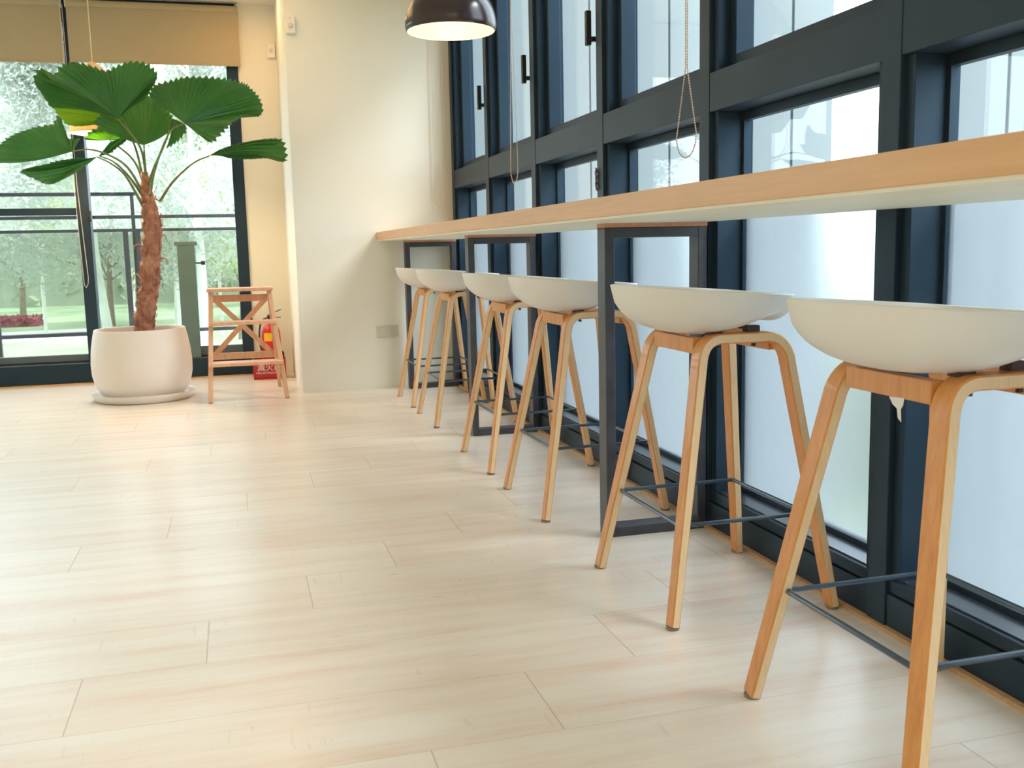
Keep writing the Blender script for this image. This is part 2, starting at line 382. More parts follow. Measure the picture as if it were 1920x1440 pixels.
# ------------------------------------------------------------------ back window
root = thing('window_20', 'dark framed back window looking onto the balcony and park', 'window', kind='structure')
bx = [LX, -3.18, -2.12, -1.067, .032]     # mullion left edges
b = MB(); b.box(LX, .116, BY, BY+.10, 0.008, .145); b.box(LX, .116, BY+.05, BY+.12, .150, .170); b.box(LX, .116, BY, BY+.12, 2.66, CEIL)
b.build('window_frame', M['frame'], root, bevel=.003)
b = MB().box(LX, .03, BY+.006, BY+.05, .150, .156); b.build('sill_plate', M['sill2'], root)
for x in bx[1:]:
    MB().box(x, x+.084, BY-.012, BY+.12, .0085, 2.66).build('mullion', M['frame'], root, bevel=.003)
for x0, x1 in ((LX, -3.18), (-3.096, -2.12), (-2.036, -1.067), (-.983, .032)):
    b = MB(); zb = .235 if x1 > 0 else .215
    b.box(x0, x1, BY+.06, BY+.11, .170, zb); b.box(x0, x1, BY+.06, BY+.11, 2.60, 2.66)
    b.build('window_rail', M['sill2'], root)
    MB().box(x0, x1, BY+.08, BY+.086, zb, 2.60).build('glass_pane', M['glass'], root)
MB().box(-2.036, -1.067, BY+.02, BY+.075, 1.235, 1.285).build('transom', M['frame'], root, bevel=.002)
b = MB().box(-.99, -.972, BY-.03, BY-.012, 1.18, 1.26).box(-.985, -.977, BY-.045, BY-.03, 1.20, 1.235); b.build('latch', M['black'], root)
b = MB().box(-.402, -.275, BY+.012, BY+.055, .157, 1.0).box(-.42, -.255, BY+.008, BY+.058, 1.0, 1.03); b.build('window_stile', M['post_grey'], root, bevel=.004)['label'] = 'short grey green stile with a cap'
b = MB().box(-.275, -.235, BY+.02, BY+.03, .862, .874).tube([(-.235, BY+.025, .868), (-.205, BY+.025, .868)], .016, 10); b.build('stile_handle', M['black'], root)

# back blinds
for x0, x1, z, lab in ((-2.05, -1.064, 2.292, 'khaki roller blind on the left pane of the back window'), (-1.030, .136, 2.302, 'wide khaki roller blind right of the back window mullion'), (-3.1, -2.12, 2.292, 'khaki roller blind farthest left on the back window')):
    r = thing('roller_blind', lab, 'blind', ((x0+x1)/2, BY-.045, 2.70), group=None); h = (x1-x0)/2
    MB().box(-h, h, -.002, .002, z-2.70, 0).build('blind_cloth', M['blind'], r)
    MB().box(-h, h, -.006, .006, z-2.705, z-2.69).build('bottom_bar', M['blind'], r, bevel=.002)
    MB().tube([(-h, 0, 0), (h, 0, 0)], .024, 16).build('roller_tube', M['blind'], r, smooth=True)
    for a in (-h-.004, h): MB().box(a, a+.004, -.03, .03, -.03, .05).build('bracket', M['white'], r)

def chain(label, pts, beads=True, r=.0031, thin=.0013):
    """closed bead loop through pts"""
    pts = [Vector(p) for p in pts]
    P = []
    n = len(pts)
    for i in range(n):
        a, c = pts[i], pts[(i+1) % n]; L = (c-a).length; m = max(1, int(L/.0085))
        for k in range(m): P.append(a.lerp(c, k/m))
    b = MB(); b.tube(P, thin, 4, closed=True)
    if beads:
        for p in P:
            m = Matrix.Translation(p) @ Matrix.Scale(r, 4)
            bmesh.ops.create_icosphere(b.bm, subdivisions=1, radius=1, matrix=m)
    else:
        pass
    return tag(b.build('blind_chain', M['chain'], smooth=True, fix=False), label, 'chain')
def loop(x, y0, y1, ztop, zsplit, zlow, zb, tw=.012):
    """bead loop in a plane of constant x: runs up close together, opens below zsplit, round bottom"""
    yc = (y0+y1)/2; pts = [(x, yc-tw/2, ztop), (x, yc-tw/2, zsplit), (x, y0, zlow)]
    for k in range(1, 8):
        a = math.pi*k/8; pts.append((x, yc+(y0-yc)*math.cos(a), zlow-(zlow-zb)*math.sin(a)))
    return pts+[(x, y1, zlow), (x, yc+tw/2, zsplit), (x, yc+tw/2, ztop)]

# side blinds rolled up at the ceiling, above the picture
for (y0, y1, lab) in ((2.98, 4.90, 'rolled up blind above the middle side windows'), (4.96, 6.60, 'rolled up blind above the farthest side windows'), (1.0, 2.92, 'rolled up blind above the nearest side windows')):
    r = thing('rolled_blind', lab, 'blind', (1.395, (y0+y1)/2, 2.70)); h = (y1-y0)/2
    MB().tube([(0, -h, 0), (0, h, 0)], .035, 18).build('roller_tube', M['blind'], r, smooth=True)
    for a in (-h-.004, h): MB().box(-.04, .04, a, a+.004, -.04, .05).build('bracket', M['white'], r)
chain('beaded blind chain hanging open before the third mullion from the right', loop(1.400, 2.862, 3.005, 2.67, 1.47, 1.262, 1.195))
chain('beaded blind chain hanging before the fifth side mullion above the counter', loop(1.400, 4.86, 4.995, 2.67, 2.1, 1.33, 1.25))
chain('pale blind chain hanging against the pillar wall', [(1.336, PY-.02, 2.70), (1.328, PY-.02, 1.275), (1.337, PY-.02, 1.225), (1.37, PY-.02, 1.20), (1.402, PY-.02, 1.225), (1.412, PY-.02, 1.275), (1.40, PY-.02, 2.70)])
chain('pale blind chain hanging in front of the back window mullion', [(-1.066, 7.77, 2.68), (-1.066, 7.77, 1.45), (-1.05, 7.77, .77), (-1.048, 7.77, .73), (-1.036, 7.77, .712), (-1.022, 7.77, .74), (-1.018, 7.77, .78), (-1.045, 7.77, 1.45), (-1.05, 7.77, 2.68)])

# ------------------------------------------------------------------ counter
b = MB().box(.927, WX-.001, -1.2, PY-.001, .9985, 1.050)
ct = tag(b.build('bar_counter', M['counter'], bevel=.002), 'long wooden bar counter top running along the side windows', 'counter')
MB().box(.930, WX-.003, -1.2, PY-.002, .9925, .9985).build('underside_panel', M['counter_under'], ct)['label'] = 'pale cream underside'
labs = ['nearest black steel support frame under the counter', 'black steel support frame left of the second nearest stool', 'black steel support frame in the middle of the counter', 'farthest black steel support frame by the pillar wall', 'black steel support frame at the near counter end']
fr = None
for (y, lab) in ((2.909, labs[1]), (4.759, labs[2]), (6.590, labs[3])):
    if fr is None:
        fr = thing('counter_support', lab, 'support frame', (1.273, y, 0), group=None)
        x0, x1, w = -.173, .173, .034
        MB().box(x0, x0+.032, -w, w, 0, .980).build('post', M['legmetal'], fr, bevel=.003)
        MB().box(x1-.032, x1, -w, w, 0, .980).build('post', M['legmetal'], fr, bevel=.003)
        MB().box(x0+.032, x1-.032, -w, w, .948, .980).build('top_bar', M['legmetal'], fr, bevel=.002)
        MB().box(x0+.032, x1-.032, -w, w, 0, .032).build('bottom_bar', M['legmetal'], fr, bevel=.002)
        MB().box(x0, x1, -w, w, .980, .9924).build('packing_strip', M['pad'], fr)['label'] = 'reddish wood strip'
    else: dup(fr, (1.273, y, 0), 0, lab)

# ------------------------------------------------------------------ bar stools
def stool(label, loc):
    root = thing('bar_stool', label, 'stool', loc, group='white shell bar stools along the counter')
    # --- shell
    bm = MB(); NR, NA = 22, 72; rings = []
    def sstep(a, c, x): t = max(0, min(1, (x-a)/(c-a))); return t*t*(3-2*t)
    for j in range(NR+1):
        r = j/NR; ring = []
        for k in range(NA):
            a = 2*math.pi*k/NA; ca, sa = math.cos(a), math.sin(a)
            rx = .205 if ca > 0 else .242; ry = .248
            e = 2.25; q = (abs(ca)**e+abs(sa)**e)**(-1/e)
            x = rx*ca*q*r; y = ry*sa*q*r
            rim = .823-.075*(x/max(r, 1e-6)+.242)
            base = .694+.034*sstep(-.05, .13, x)-.055*sstep(.115, .19, x)
            d = math.sqrt(max(0, 1-r**3.0)); z = rim-(rim-base)*d
            ring.append(bm.bm.verts.new((x-.012, y, z)))
            if j == 0: break
        rings.append(ring)
    for k in range(NA): bm.poly([rings[0][0], rings[1][k], rings[1][(k+1) % NA]])
    for j in range(1, NR):
        for k in range(NA): bm.poly([rings[j][k], rings[j+1][k], rings[j+1][(k+1) % NA], rings[j][(k+1) % NA]])
    o = bm.build('seat', M['shell'], root, smooth=True, angle=80); md = o.modifiers.new('thick', 'SOLIDIFY'); md.thickness = .007; md.offset = -1 
    md = o.modifiers.new('bevel', 'BEVEL'); md.width = .002; md.segments = 2; md.limit_method = 'ANGLE'; md.angle_limit = R(50)
    # --- four bent legs: L-shaped halves of two arches
    for sy in (-1, 1):
        for sx in (-1, 1):
            foot = Vector((.220*sx, .248*sy, .006)); tx = .136 if sx > 0 else .104; top = Vector((tx*sx, .152*sy, .640)); crn = Vector(((tx-.013)*sx, .140*sy, .694)); mid = Vector((0, .140*sy, .690))
            path = [foot, foot.lerp(top, .3), foot.lerp(top, .65), top]
            for k in range(1, 9):
                t = k/9; e = crn+Vector((-.055*sx, 0, -.004)); path.append((1-t)**2*top+2*t*(1-t)*crn+t*t*e)
            path += [crn+Vector((-.055*sx, 0, -.004)), mid]
            bm = MB(); rings = []; n = len(path)
            for i, p in enumerate(path):
                t = (path[min(n-1, i+1)]-path[max(0, i-1)]).normalized(); s = Vector((0, 1, 0)); s = (s-t*s.dot(t)).normalized(); nn = t.cross(s)
                fz = min(1, p.z/.62); wd = .038+.009*fz; th = .022+.003*fz
                c = .003
                ring = [bm.bm.verts.new(p+s*a+nn*bb) for a, bb in ((-wd/2+c, -th/2), (wd/2-c, -th/2), (wd/2, -th/2+c), (wd/2, th/2-c), (wd/2-c, th/2), (-wd/2+c, th/2), (-wd/2, th/2-c), (-wd/2, -th/2+c))]
                rings.append(ring)
            for A_, B_ in zip(rings, rings[1:]):
                for k in range(8):
                    bm.mi = 1 if k in (2, 6) else 0
                    bm.poly([A_[k], A_[(k+1) % 8], B_[(k+1) % 8], B_[k]])
            bm.mi = 1; bm.poly(rings[0][::-1]); bm.poly(rings[-1])
            lg = bm.build('leg', [M['plywood'], M['plyedge']], root, smooth=True, angle=30)
            MB().tube([foot+Vector((0, 0, -.006)), foot+Vector((0, 0, .001))], .0165, 14).build('foot_glide', M['glide'], lg, smooth=True)
    for sx in (-1, 1):
        cx = .118 if sx > 0 else -.092; b = MB().bar((cx, -.118, .672), (cx, .118, .672), .040, .026, (0, 0, 1)); b.build('crossbar', M['plywood'], root, bevel=.002)
        for sy in (-1, 1):
            MB().box(.052*sx-.018, .052*sx+.018, .124*sy-.014, .124*sy+.014, .698, .710 if sx < 0 else .718).build('rubber_pad', M['rubber'], root, bevel=.002)
            MB().tube([(.05*sx, .140*sy, .667), (.05*sx, .140*sy, .674)], .006, 8).build('screw', M['black'], root)
    # --- footrest ring
    rx, ry, rr, z = .176, .196, .012, .238; pts = []
    for cx, cy, a0 in ((1, 1, 0), (-1, 1, 90), (-1, -1, 180), (1, -1, 270)):
        for k in range(5):
            a = R(a0+90*k/4); pts.append((cx*(rx-rr)+rr*math.cos(a), cy*(ry-rr)+rr*math.sin(a), z))
    MB().tube(pts, .0055, 8, closed=True).build('footrest', M['rod'], root, smooth=True)['label'] = 'thin dark steel footrest'
    return root
SX = 1.195
sl = ['nearest bar stool with white shell seat, cut by the picture edge', 'second nearest white shell bar stool, beside the closest support frame', 'white shell bar stool just beyond the closest support frame', 'white shell bar stool just in front of the middle support frame',
      'white shell bar stool just beyond the middle support frame', 'farthest white shell bar stool, closest to the pillar wall']
sp = [(SX, 1.482, 0, .0), (SX, 2.362, 0, 0), (SX-.002, 3.374, 0, 0), (SX, 4.133, 0, 0), (SX+.002, 5.285, 0, 0), (SX+.006, 6.006, 0, 0)]
s0 = stool(sl[0], sp[0][:3])
for (x, y, z, a), lab in list(zip(sp, sl))[1:]: dup(s0, (x, y, z), a, lab)

b = MB(); v = [b.bm.verts.new((-.106, y, z)) for y, z in ((-.052, .655), (-.012, .652), (-.022, .640), (-.034, .634), (-.037, .618), (-.046, .612), (-.044, .634), (-.050, .642))]
b.poly(v); b.build('torn_sticker', M['white'], s0, thick=.0006)['label'] = 'scrap of torn white sticker'
b = MB()
for k in range(7): b.bar((WX-.004-.002*(k % 2), 3.872+.003*(k % 3)-.01, 1.150+.012*k), (WX-.010, 3.850+.004*(k % 2), 1.166+.012*k), .012, .003)
tag(b.build('tape_scrap', M['rubber'], thick=0), 'crumpled brown scrap of tape stuck on a mullion just above the counter', 'tape')

# ------------------------------------------------------------------ black dome pendant over the counter
def pendant_dome():
    r = thing('pendant_lamp', 'black dome pendant lamp with glowing cream inside above the counter', 'lamp', (.9, 4.06, 1.802))
    prof = [(.176, -.006), (.182, 0), (.185, .012), (.184, .035), (.178, .065), (.166, .095), (.148, .120), (.122, .141), (.090, .155), (.055, .162), (.03, .164), (.028, .19), (.0, .19)]
    inn = [(.176, -.006), (.179, .012), (.178, .035), (.172, .063), (.160, .091), (.142, .115), (.117, .135), (.088, .148), (.055, .155), (0, .158)]
    MB().lathe(prof, 72).build('lamp_shade', M['lampout'], r, smooth=True, fix=False, angle=60)
    MB().lathe(inn, 72).build('shade_lining', M['lampin'], r, smooth=True, fix=False, angle=60)['label'] = 'cream ribbed lining'
    MB().tube([(0, 0, .19), (0, 0, CEIL-1.802-.02)], .003, 8).build('cord', M['black'], r)
    MB().lathe([(0, .0), (.05, 0), (.05, .018), (0, .02)], 24, (0, 0, CEIL-1.802-.02)).build('ceiling_rose', M['black'], r, smooth=True)
    MB().lathe([(0, .075), (.02, .08), (.032, .10), (.028, .125), (.016, .15), (0, .156)], 20).build('bulb', M['bulb'], r, smooth=True)
    ld = bpy.data.lights.new('lamp_bulb_light', 'POINT'); lo = bpy.data.objects.new('lamp_bulb_light', ld); COL.objects.link(lo)
    ld.energy = 1.9; ld.color = (1, .82, .56); ld.shadow_soft_size = .03; lo.parent = r; lo.location = (0, 0, .055)
pendant_dome()
def pendant_bell():
    r = thing('pendant_lamp', 'cream bell pendant lamp glowing behind the palm leaves', 'lamp', (-.818, 7.22, 1.74))
    prof = [(.170, 0), (.169, .03), (.163, .10), (.152, .20), (.140, .30), (.125, .35), (.104, .385), (.060, .420), (.03, .442), (.022, .455), (.0, .46)]
    MB().lathe(prof, 48).build('lamp_shade', M['shade'], r, smooth=True, thick=.003, angle=80)
    MB().tube([(0, 0, .45), (0, 0, CEIL-1.74-.02)], .004, 8).build('cord', M['cord'], r)
    MB().lathe([(0, .0), (.05, 0), (.05, .018), (0, .02)], 24, (0, 0, CEIL-1.74-.02)).build('ceiling_rose', M['cord'], r, smooth=True)
    MB().lathe([(0, .12), (.03, .13), (.042, .17), (.03, .21), (.015, .25), (0, .26)], 20).build('bulb', M['bulb'], r, smooth=True)
    ld = bpy.data.lights.new('lamp_bulb_light', 'POINT'); lo = bpy.data.objects.new('lamp_bulb_light', ld); COL.objects.link(lo)
    ld.energy = 45; ld.color = (1, .70, .34); ld.shadow_soft_size = .04; lo.parent = r; lo.location = (0, 0, .09)
pendant_bell()

# ------------------------------------------------------------------ wall fittings
r = thing('wall_outlet', 'double grey outlet plate low on the pillar wall', 'outlet', (.978, PY, .388))
MB().box(-.074, .074, -.009, 0, -.04, .04).build('face_plate', M['plate'], r, bevel=.003)
for s in (-1, 1):
    b = MB().box(.034*s-.014, .034*s+.014, -.0105, -.009, -.022, .022); o = b.build('socket', M['plate'], r, bevel=.001)
r = thing('motion_sensor', 'white motion sensor box high on the pillar wall', 'sensor', (.434, PY, 2.36))
MB().box(-.030, .030, -.030, 0, -.055, .055).build('sensor_body', M['white'], r, bevel=.006)
MB().lathe([(0, .012), (.012, .010), (.019, 0)], 20).build('sensor_lens', M['plate'], r, smooth=True, loc=(0, -.029, -.008), rot=(R(90), 0, 0))
MB().lathe([(0, .003), (.004, 0)], 10).build('indicator', M['black'], r, loc=(0, -.0295, .038), rot=(R(90), 0, 0))
r = thing('wall_switch_box', 'small cream control box on the wall beside the back blind', 'switch box', (.360, BY, 2.42))
MB().box(-.030, .030, -.028, 0, -.05, .05).build('box_body', M['white'], r, bevel=.004)
MB().box(-.012, .012, -.031, -.028, -.015, .015).build('button', M['plate'], r, bevel=.001)

# ------------------------------------------------------------------ potted fan palm
PC = (-.612, 6.865)
r = thing('plant_pot', 'large round white ceramic pot holding the fan palm', 'pot', (PC[0], PC[1], 0))
pp = [(0, .030), (.215, .030), (.262, .045), (.292, .095), (.310, .17), (.313, .24), (.306, .33), (.294, .40), (.283, .452), (.280, .462), (.270, .462), (.266, .452), (.276, .38), (.280, .30), (.278, .12), (.2, .06), (0, .06)]
MB().lathe(pp, 96).build('pot_body', M['pot'], r, smooth=True, angle=50)
MB().lathe([(0, .10), (.268, .10), (.270, .39), (.2, .40), (0, .405)], 48).build('soil', M['soil'], r, smooth=True)
sa = MB().lathe([(0, 0), (.285, 0), (.300, .006), (.322, .045), (.322, .052), (.314, .052), (.306, .046), (.290, .026), (0, .026)], 96).build('plant_saucer', M['pot'], None, smooth=True, angle=50, loc=(PC[0], PC[1], 0))
tag(sa, 'round white saucer under the palm pot', 'saucer')
LEAF = {
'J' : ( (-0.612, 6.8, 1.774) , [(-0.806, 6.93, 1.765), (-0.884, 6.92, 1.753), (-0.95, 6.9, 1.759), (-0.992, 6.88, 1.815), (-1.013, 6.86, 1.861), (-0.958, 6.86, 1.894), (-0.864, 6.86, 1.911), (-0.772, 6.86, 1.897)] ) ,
'A' : ((-0.631, 6.62, 1.764), [(-1.0, 6.68, 1.83), (-1.045, 6.66, 1.907), (-1.074, 6.62, 1.981), (-1.025, 6.6, 2.037), (-0.956, 6.5, 1.964), (-0.908, 6.5, 2.032), (-0.816, 6.48, 2.055), (-0.732, 6.5, 2.036), (-0.663, 6.53, 2.021), (-0.592, 6.5, 2.046), (-0.522, 6.5, 2.072), (-0.444, 6.53, 2.067), (-0.395, 6.58, 2.033), (-0.4, 6.66, 1.996), (-0.48, 6.66, 1.867)]) ,
'C' : ((-0.497, 6.74, 1.618), [(-0.788, 6.8, 1.749), (-0.725, 6.84, 1.823), (-0.633, 6.88, 1.902), (-0.527, 6.9, 1.94), (-0.424, 6.88, 1.919), (-0.343, 6.84, 1.829), (-0.308, 6.78, 1.729)]) ,
'B' : ((-0.237, 6.55, 1.728), [(-0.43, 6.6, 1.891), (-0.399, 6.55, 1.944), (-0.302, 6.5, 1.963), (-0.207, 6.46, 1.983), (-0.053, 6.45, 1.982), (0.072, 6.5, 1.974), (0.156, 6.66, 1.966), (0.224, 6.78, 1.896), (0.22, 6.8, 1.818), (0.111, 6.66, 1.798), (0.045, 6.5, 1.737), (-0.035, 6.45, 1.66), (-0.091, 6.45, 1.609), (-0.152, 6.5, 1.659)]) ,
'G' : ((-0.316, 6.62, 1.768), [(-0.367, 6.72, 1.6), (-0.308, 6.66, 1.63), (-0.266, 6.62, 1.665), (-0.24, 6.6, 1.702), (-0.245, 6.6, 1.734)]) ,
'D' : ((-0.867, 6.4, 1.544), [(-1.255, 6.2, 1.458), (-1.246, 6.2, 1.499), (-1.216, 6.25, 1.563), (-1.175, 6.3, 1.609), (-1.112, 6.35, 1.648), (-1.034, 6.4, 1.679), (-0.969, 6.45, 1.698), (-0.941, 6.5, 1.756), (-0.922, 6.5, 1.695), (-0.889, 6.45, 1.616), (-0.826, 6.42, 1.613)]) ,
'E' : ((-0.755, 6.55, 1.527), [(-0.845, 6.5, 1.516), (-0.985, 6.35, 1.472), (-1.12, 6.25, 1.422), (-1.068, 6.25, 1.386), (-1.003, 6.28, 1.352), (-0.96, 6.3, 1.359), (-0.894, 6.38, 1.413), (-0.827, 6.45, 1.468)]) ,
'H' : ((-0.751, 6.62, 1.54), [(-0.696, 6.7, 1.625), (-0.637, 6.75, 1.654), (-0.606, 6.78, 1.651), (-0.646, 6.72, 1.608), (-0.696, 6.66, 1.557)]) ,
'I' : ((-0.725, 7.0, 1.677), [(-0.869, 7.0, 1.676), (-0.834, 7.0, 1.723), (-0.755, 7.02, 1.75), (-0.661, 7.05, 1.747), (-0.595, 7.05, 1.704), (-0.64, 7.02, 1.68)]) ,
'F' : ((-0.106, 6.7, 1.55), [(-0.015, 6.62, 1.585), (0.083, 6.58, 1.611), (0.213, 6.52, 1.628), (0.316, 6.5, 1.633), (0.345, 6.48, 1.586), (0.342, 6.5, 1.499), (0.258, 6.58, 1.526), (0.128, 6.66, 1.527), (0.014, 6.7, 1.537)]) ,
}
PET = {
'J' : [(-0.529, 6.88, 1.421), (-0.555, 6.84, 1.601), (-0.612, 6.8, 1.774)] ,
'A' : [(-0.504, 6.85, 1.419), (-0.523, 6.74, 1.608), (-0.631, 6.62, 1.764)] ,
'C' : [(-0.509, 6.86, 1.453), (-0.505, 6.8, 1.531), (-0.497, 6.74, 1.618)] ,
'B' : [(-0.492, 6.84, 1.293), (-0.445, 6.74, 1.46), (-0.333, 6.6, 1.681), (-0.237, 6.55, 1.728)] ,
'G' : [(-0.5, 6.84, 1.368), (-0.444, 6.76, 1.488), (-0.359, 6.68, 1.645), (-0.316, 6.62, 1.768)] ,
'D' : [(-0.526, 6.84, 1.317), (-0.594, 6.66, 1.47), (-0.68, 6.5, 1.532), (-0.778, 6.42, 1.558), (-0.867, 6.4, 1.544)] ,
'E' : [(-0.532, 6.84, 1.233), (-0.613, 6.72, 1.419), (-0.681, 6.62, 1.489), (-0.755, 6.55, 1.527)] ,
'H' : [(-0.523, 6.86, 1.285), (-0.594, 6.78, 1.414), (-0.673, 6.7, 1.506), (-0.751, 6.62, 1.54)] ,
'I' : [(-0.519, 6.88, 1.37), (-0.584, 6.94, 1.544), (-0.725, 7.0, 1.677)] ,
'F' : [(-0.432, 6.85, 1.277), (-0.34, 6.8, 1.398), (-0.21, 6.74, 1.506), (-0.106, 6.7, 1.55)] ,
}
def catmull(pts, n):
    pts = [Vector(p) for p in pts]; P = [2*pts[0]-pts[1]]+pts+[2*pts[-1]-pts[-2]]; segs = len(pts)-1; cum = [0]
    for a, c in zip(pts, pts[1:]): cum.append(cum[-1]+(c-a).length)
    out = []
    for i in range(n+1):
        d = cum[-1]*i/n; k = 0
        while k < segs-1 and cum[k+1] < d: k += 1
        t = (d-cum[k])/max(1e-9, cum[k+1]-cum[k]); a, b_, c, e = P[k:k+4]
        out.append(.5*((2*b_)+(c-a)*t+(2*a-5*b_+4*c-e)*t*t+(3*b_-a-3*c+e)*t**3))
    return out
root = thing('fan_palm', 'tall indoor fan palm with pleated toothed leaves and fibrous brown trunk', 'plant', (PC[0], PC[1], .40))
off = Vector((PC[0], PC[1], .40))
tp = catmull([(-.592, 6.87, .40), (-.584, 6.87, .46), (-0.566, 6.87, 0.583), (-0.53, 6.86, 0.756), (-0.512, 6.86, 0.927), (-0.49, 6.85, 1.097), (-0.498, 6.85, 1.216), (-0.512, 6.85, 1.351), (-0.513, 6.85, 1.46)], 90)
b = MB(); seg = 22; rings = []
for i, p in enumerate(tp):
    t = i/90; rad = (.060-.008*t if t < .72 else .054-(t-.72)/.28*.036); ring = []
    sc = (i % 7)/7
    for k in range(seg):
        a = 2*math.pi*k/seg; rr = rad*(1+.10*sc+.10*math.sin(a*3+i*.9)+random.uniform(-.09, .09))
        ring.append(b.bm.verts.new(p-off+Vector((rr*math.cos(a), rr*math.sin(a), random.uniform(-.003, .003)))))
    rings.append(ring)
for A_, B_ in zip(rings, rings[1:]):
    for k in range(seg): b.poly([A_[k], A_[(k+1) % seg], B_[(k+1) % seg], B_[k]])
b.poly(rings[0][::-1]); b.poly(rings[-1])
b.build('trunk', M['trunk'], root, smooth=True, angle=180)
b = MB()                                                     # dry leaf bases and fibre scraps on the trunk
for i in range(150):
    j = random.randrange(4, 80); p = tp[j]-off; a = random.uniform(0, 6.28); t = j/90; rad = .058-.008*t
    d = Vector((math.cos(a), math.sin(a), 0)); s = Vector((-d.y, d.x, 0)); L = random.uniform(.02, .055); wd = random.uniform(.006, .022)
    base = p+d*rad*.9; tip = base+d*random.uniform(.008, .035)+Vector((0, 0, L*random.choice((1, 1, 1, -.6)))); mid = base.lerp(tip, .5)+d*.006
    v = [b.bm.verts.new(q) for q in (base-s*wd, base+s*wd, mid+s*wd*.7, tip, mid-s*wd*.7)]; b.poly(v)
for (px, pz, dx) in ((-.44, 1.05, .075), (-.575, .99, -.07), (-.445, .90, .08), (-.60, .80, -.05)):   # curled strands
    p0 = Vector((px, 6.80, pz))-off
    MB().tube([p0+Vector((-dx*.6, 0, -.02)), p0+Vector((0, -.01, .015)), p0+Vector((dx*.4, -.01, .005)), p0+Vector((dx*.5, -.01, -.03))], [.006, .005, .004, .002], 5).build('fibre_strand', M['trunk'], root)
b.build('leaf_base_fibres', M['trunk'], root, thick=.002, fix=False)
for key, (hub, rim) in LEAF.items():
    hub = Vector(hub)-off; pts = [Vector(p)-off for p in rim]
    per = sum((c-a).length for a, c in zip(pts, pts[1:])); n = max(10, int(per/.0175)); n += n % 2
    rp = catmull(pts, n); NR = 9; b = MB(); grid = []
    cen = sum(rp, Vector())/len(rp); nrm = Vector((0, 0, 0))
    for a, c in zip(rp, rp[1:]): nrm += (a-hub).cross(c-hub)
    nrm.normalize()
    for i, q in enumerate(rp):
        a = rp[max(0, i-1)]-hub; c = rp[min(n, i+1)]-hub; ln = a.cross(c)
        ln = (ln.normalized()*.6+nrm*.4).normalized() if ln.length > 1e-9 else nrm
        row = []
        for j in range(1, NR+1):
            t = j/NR; p = hub.lerp(q, t); amp = (.0052*t)*(1 if i % 2 else -1)
            sag = .035*math.sin(math.pi*t)*(q-hub).length/.35
            row.append(b.bm.verts.new(p+ln*amp-nrm*sag*(1 if nrm.y > 0 else -1)*-1))
        grid.append(row)
    hv = b.bm.verts.new(hub)
    for i in range(n):
        b.poly([hv, grid[i][0], grid[i+1][0]])
        for j in range(NR-1): b.poly([grid[i][j], grid[i][j+1], grid[i+1][j+1], grid[i+1][j]])
    for i in range(0, n, 2):                                  # teeth: one point per pleat
        a, c, e = grid[i][-1], grid[min(n, i+1)][-1], grid[min(n, i+2)][-1]
        tip = c.co+(c.co-hub).normalized()*.019+Vector((random.uniform(-.003, .003), 0, random.uniform(-.003, .003))); tv = b.bm.verts.new(tip)
        b.poly([a, tv, c]); b.poly([c, tv, e])
    lf = b.build('leaf', M['lamplit'] if key == 'J' else M['palm'], root, fix=False, thick=.0012, smooth=True, angle=25)
    pp_ = catmull([Vector(p)-off for p in PET[key]], 16)
    MB().tube(pp_, [.0095-.0055*i/16 for i in range(17)], 8).build('petiole', M['petiole'], root, smooth=True)

# ------------------------------------------------------------------ folding step ladder
root = thing('step_ladder', 'small pale wooden folding step ladder with crossed braces', 'ladder', (.03, 6.70, 0)); o = Vector((.03, 6.70, 0))
def Q(*p): return Vector(p)-o
LT, LF = (-.150, 6.615, .690), (-.188, 6.450, 0); RT, RF = (.212, 6.615, .690), (.286, 6.480, 0)
for t, f in ((LT, LF), (RT, RF)): MB().bar(Q(*f), Q(*t), .028, .040, (1, 0, 0)).build('front_stile', M['ladder'], root, bevel=.003)
LT2, LF2 = (-.150, 6.73, .675), (-.200, 7.09, 0); RT2, RF2 = (.212, 6.73, .675), (.266, 7.09, 0)
for t, f in ((LT2, LF2), (RT2, RF2)): MB().bar(Q(*f), Q(*t), .024, .034, (1, 0, 0)).build('back_stile', M['ladder'], root, bevel=.003)
MB().box(-.205, .205, -.13, .07, .690, .712).build('top_board', M['ladder'], root, bevel=.004)
def lerp(a, c, t): return Vector(a).lerp(Vector(c), t)
for z in (.480, .225):
    t = z/.69; a = lerp(LF, LT, t); c = lerp(RF, RT, t)
    MB().box(a.x-.012-o.x, c.x+.012-o.x, a.y-.055-o.y, a.y+.09-o.y, z, z+.022).build('step', M['ladder'], root, bevel=.003)
def bk(s, t): return lerp(LF2, LT2, t).lerp(lerp(RF2, RT2, t), s)-o
for t in (.95, .36): MB().bar(bk(.02, t), bk(.98, t), .045, .014, (0, 0, 1)).build('back_rail', M['ladder'], root, bevel=.002)
MB().bar(bk(.04, .95), bk(.96, .36), .034, .010, (0, 0, 1)).build('cross_brace', M['ladder'], root, bevel=.002)
MB().bar(bk(.96, .95)+Vector((0, .011, 0)), bk(.04, .36)+Vector((0, .011, 0)), .034, .010, (0, 0, 1)).build('cross_brace', M['ladder'], root, bevel=.002)

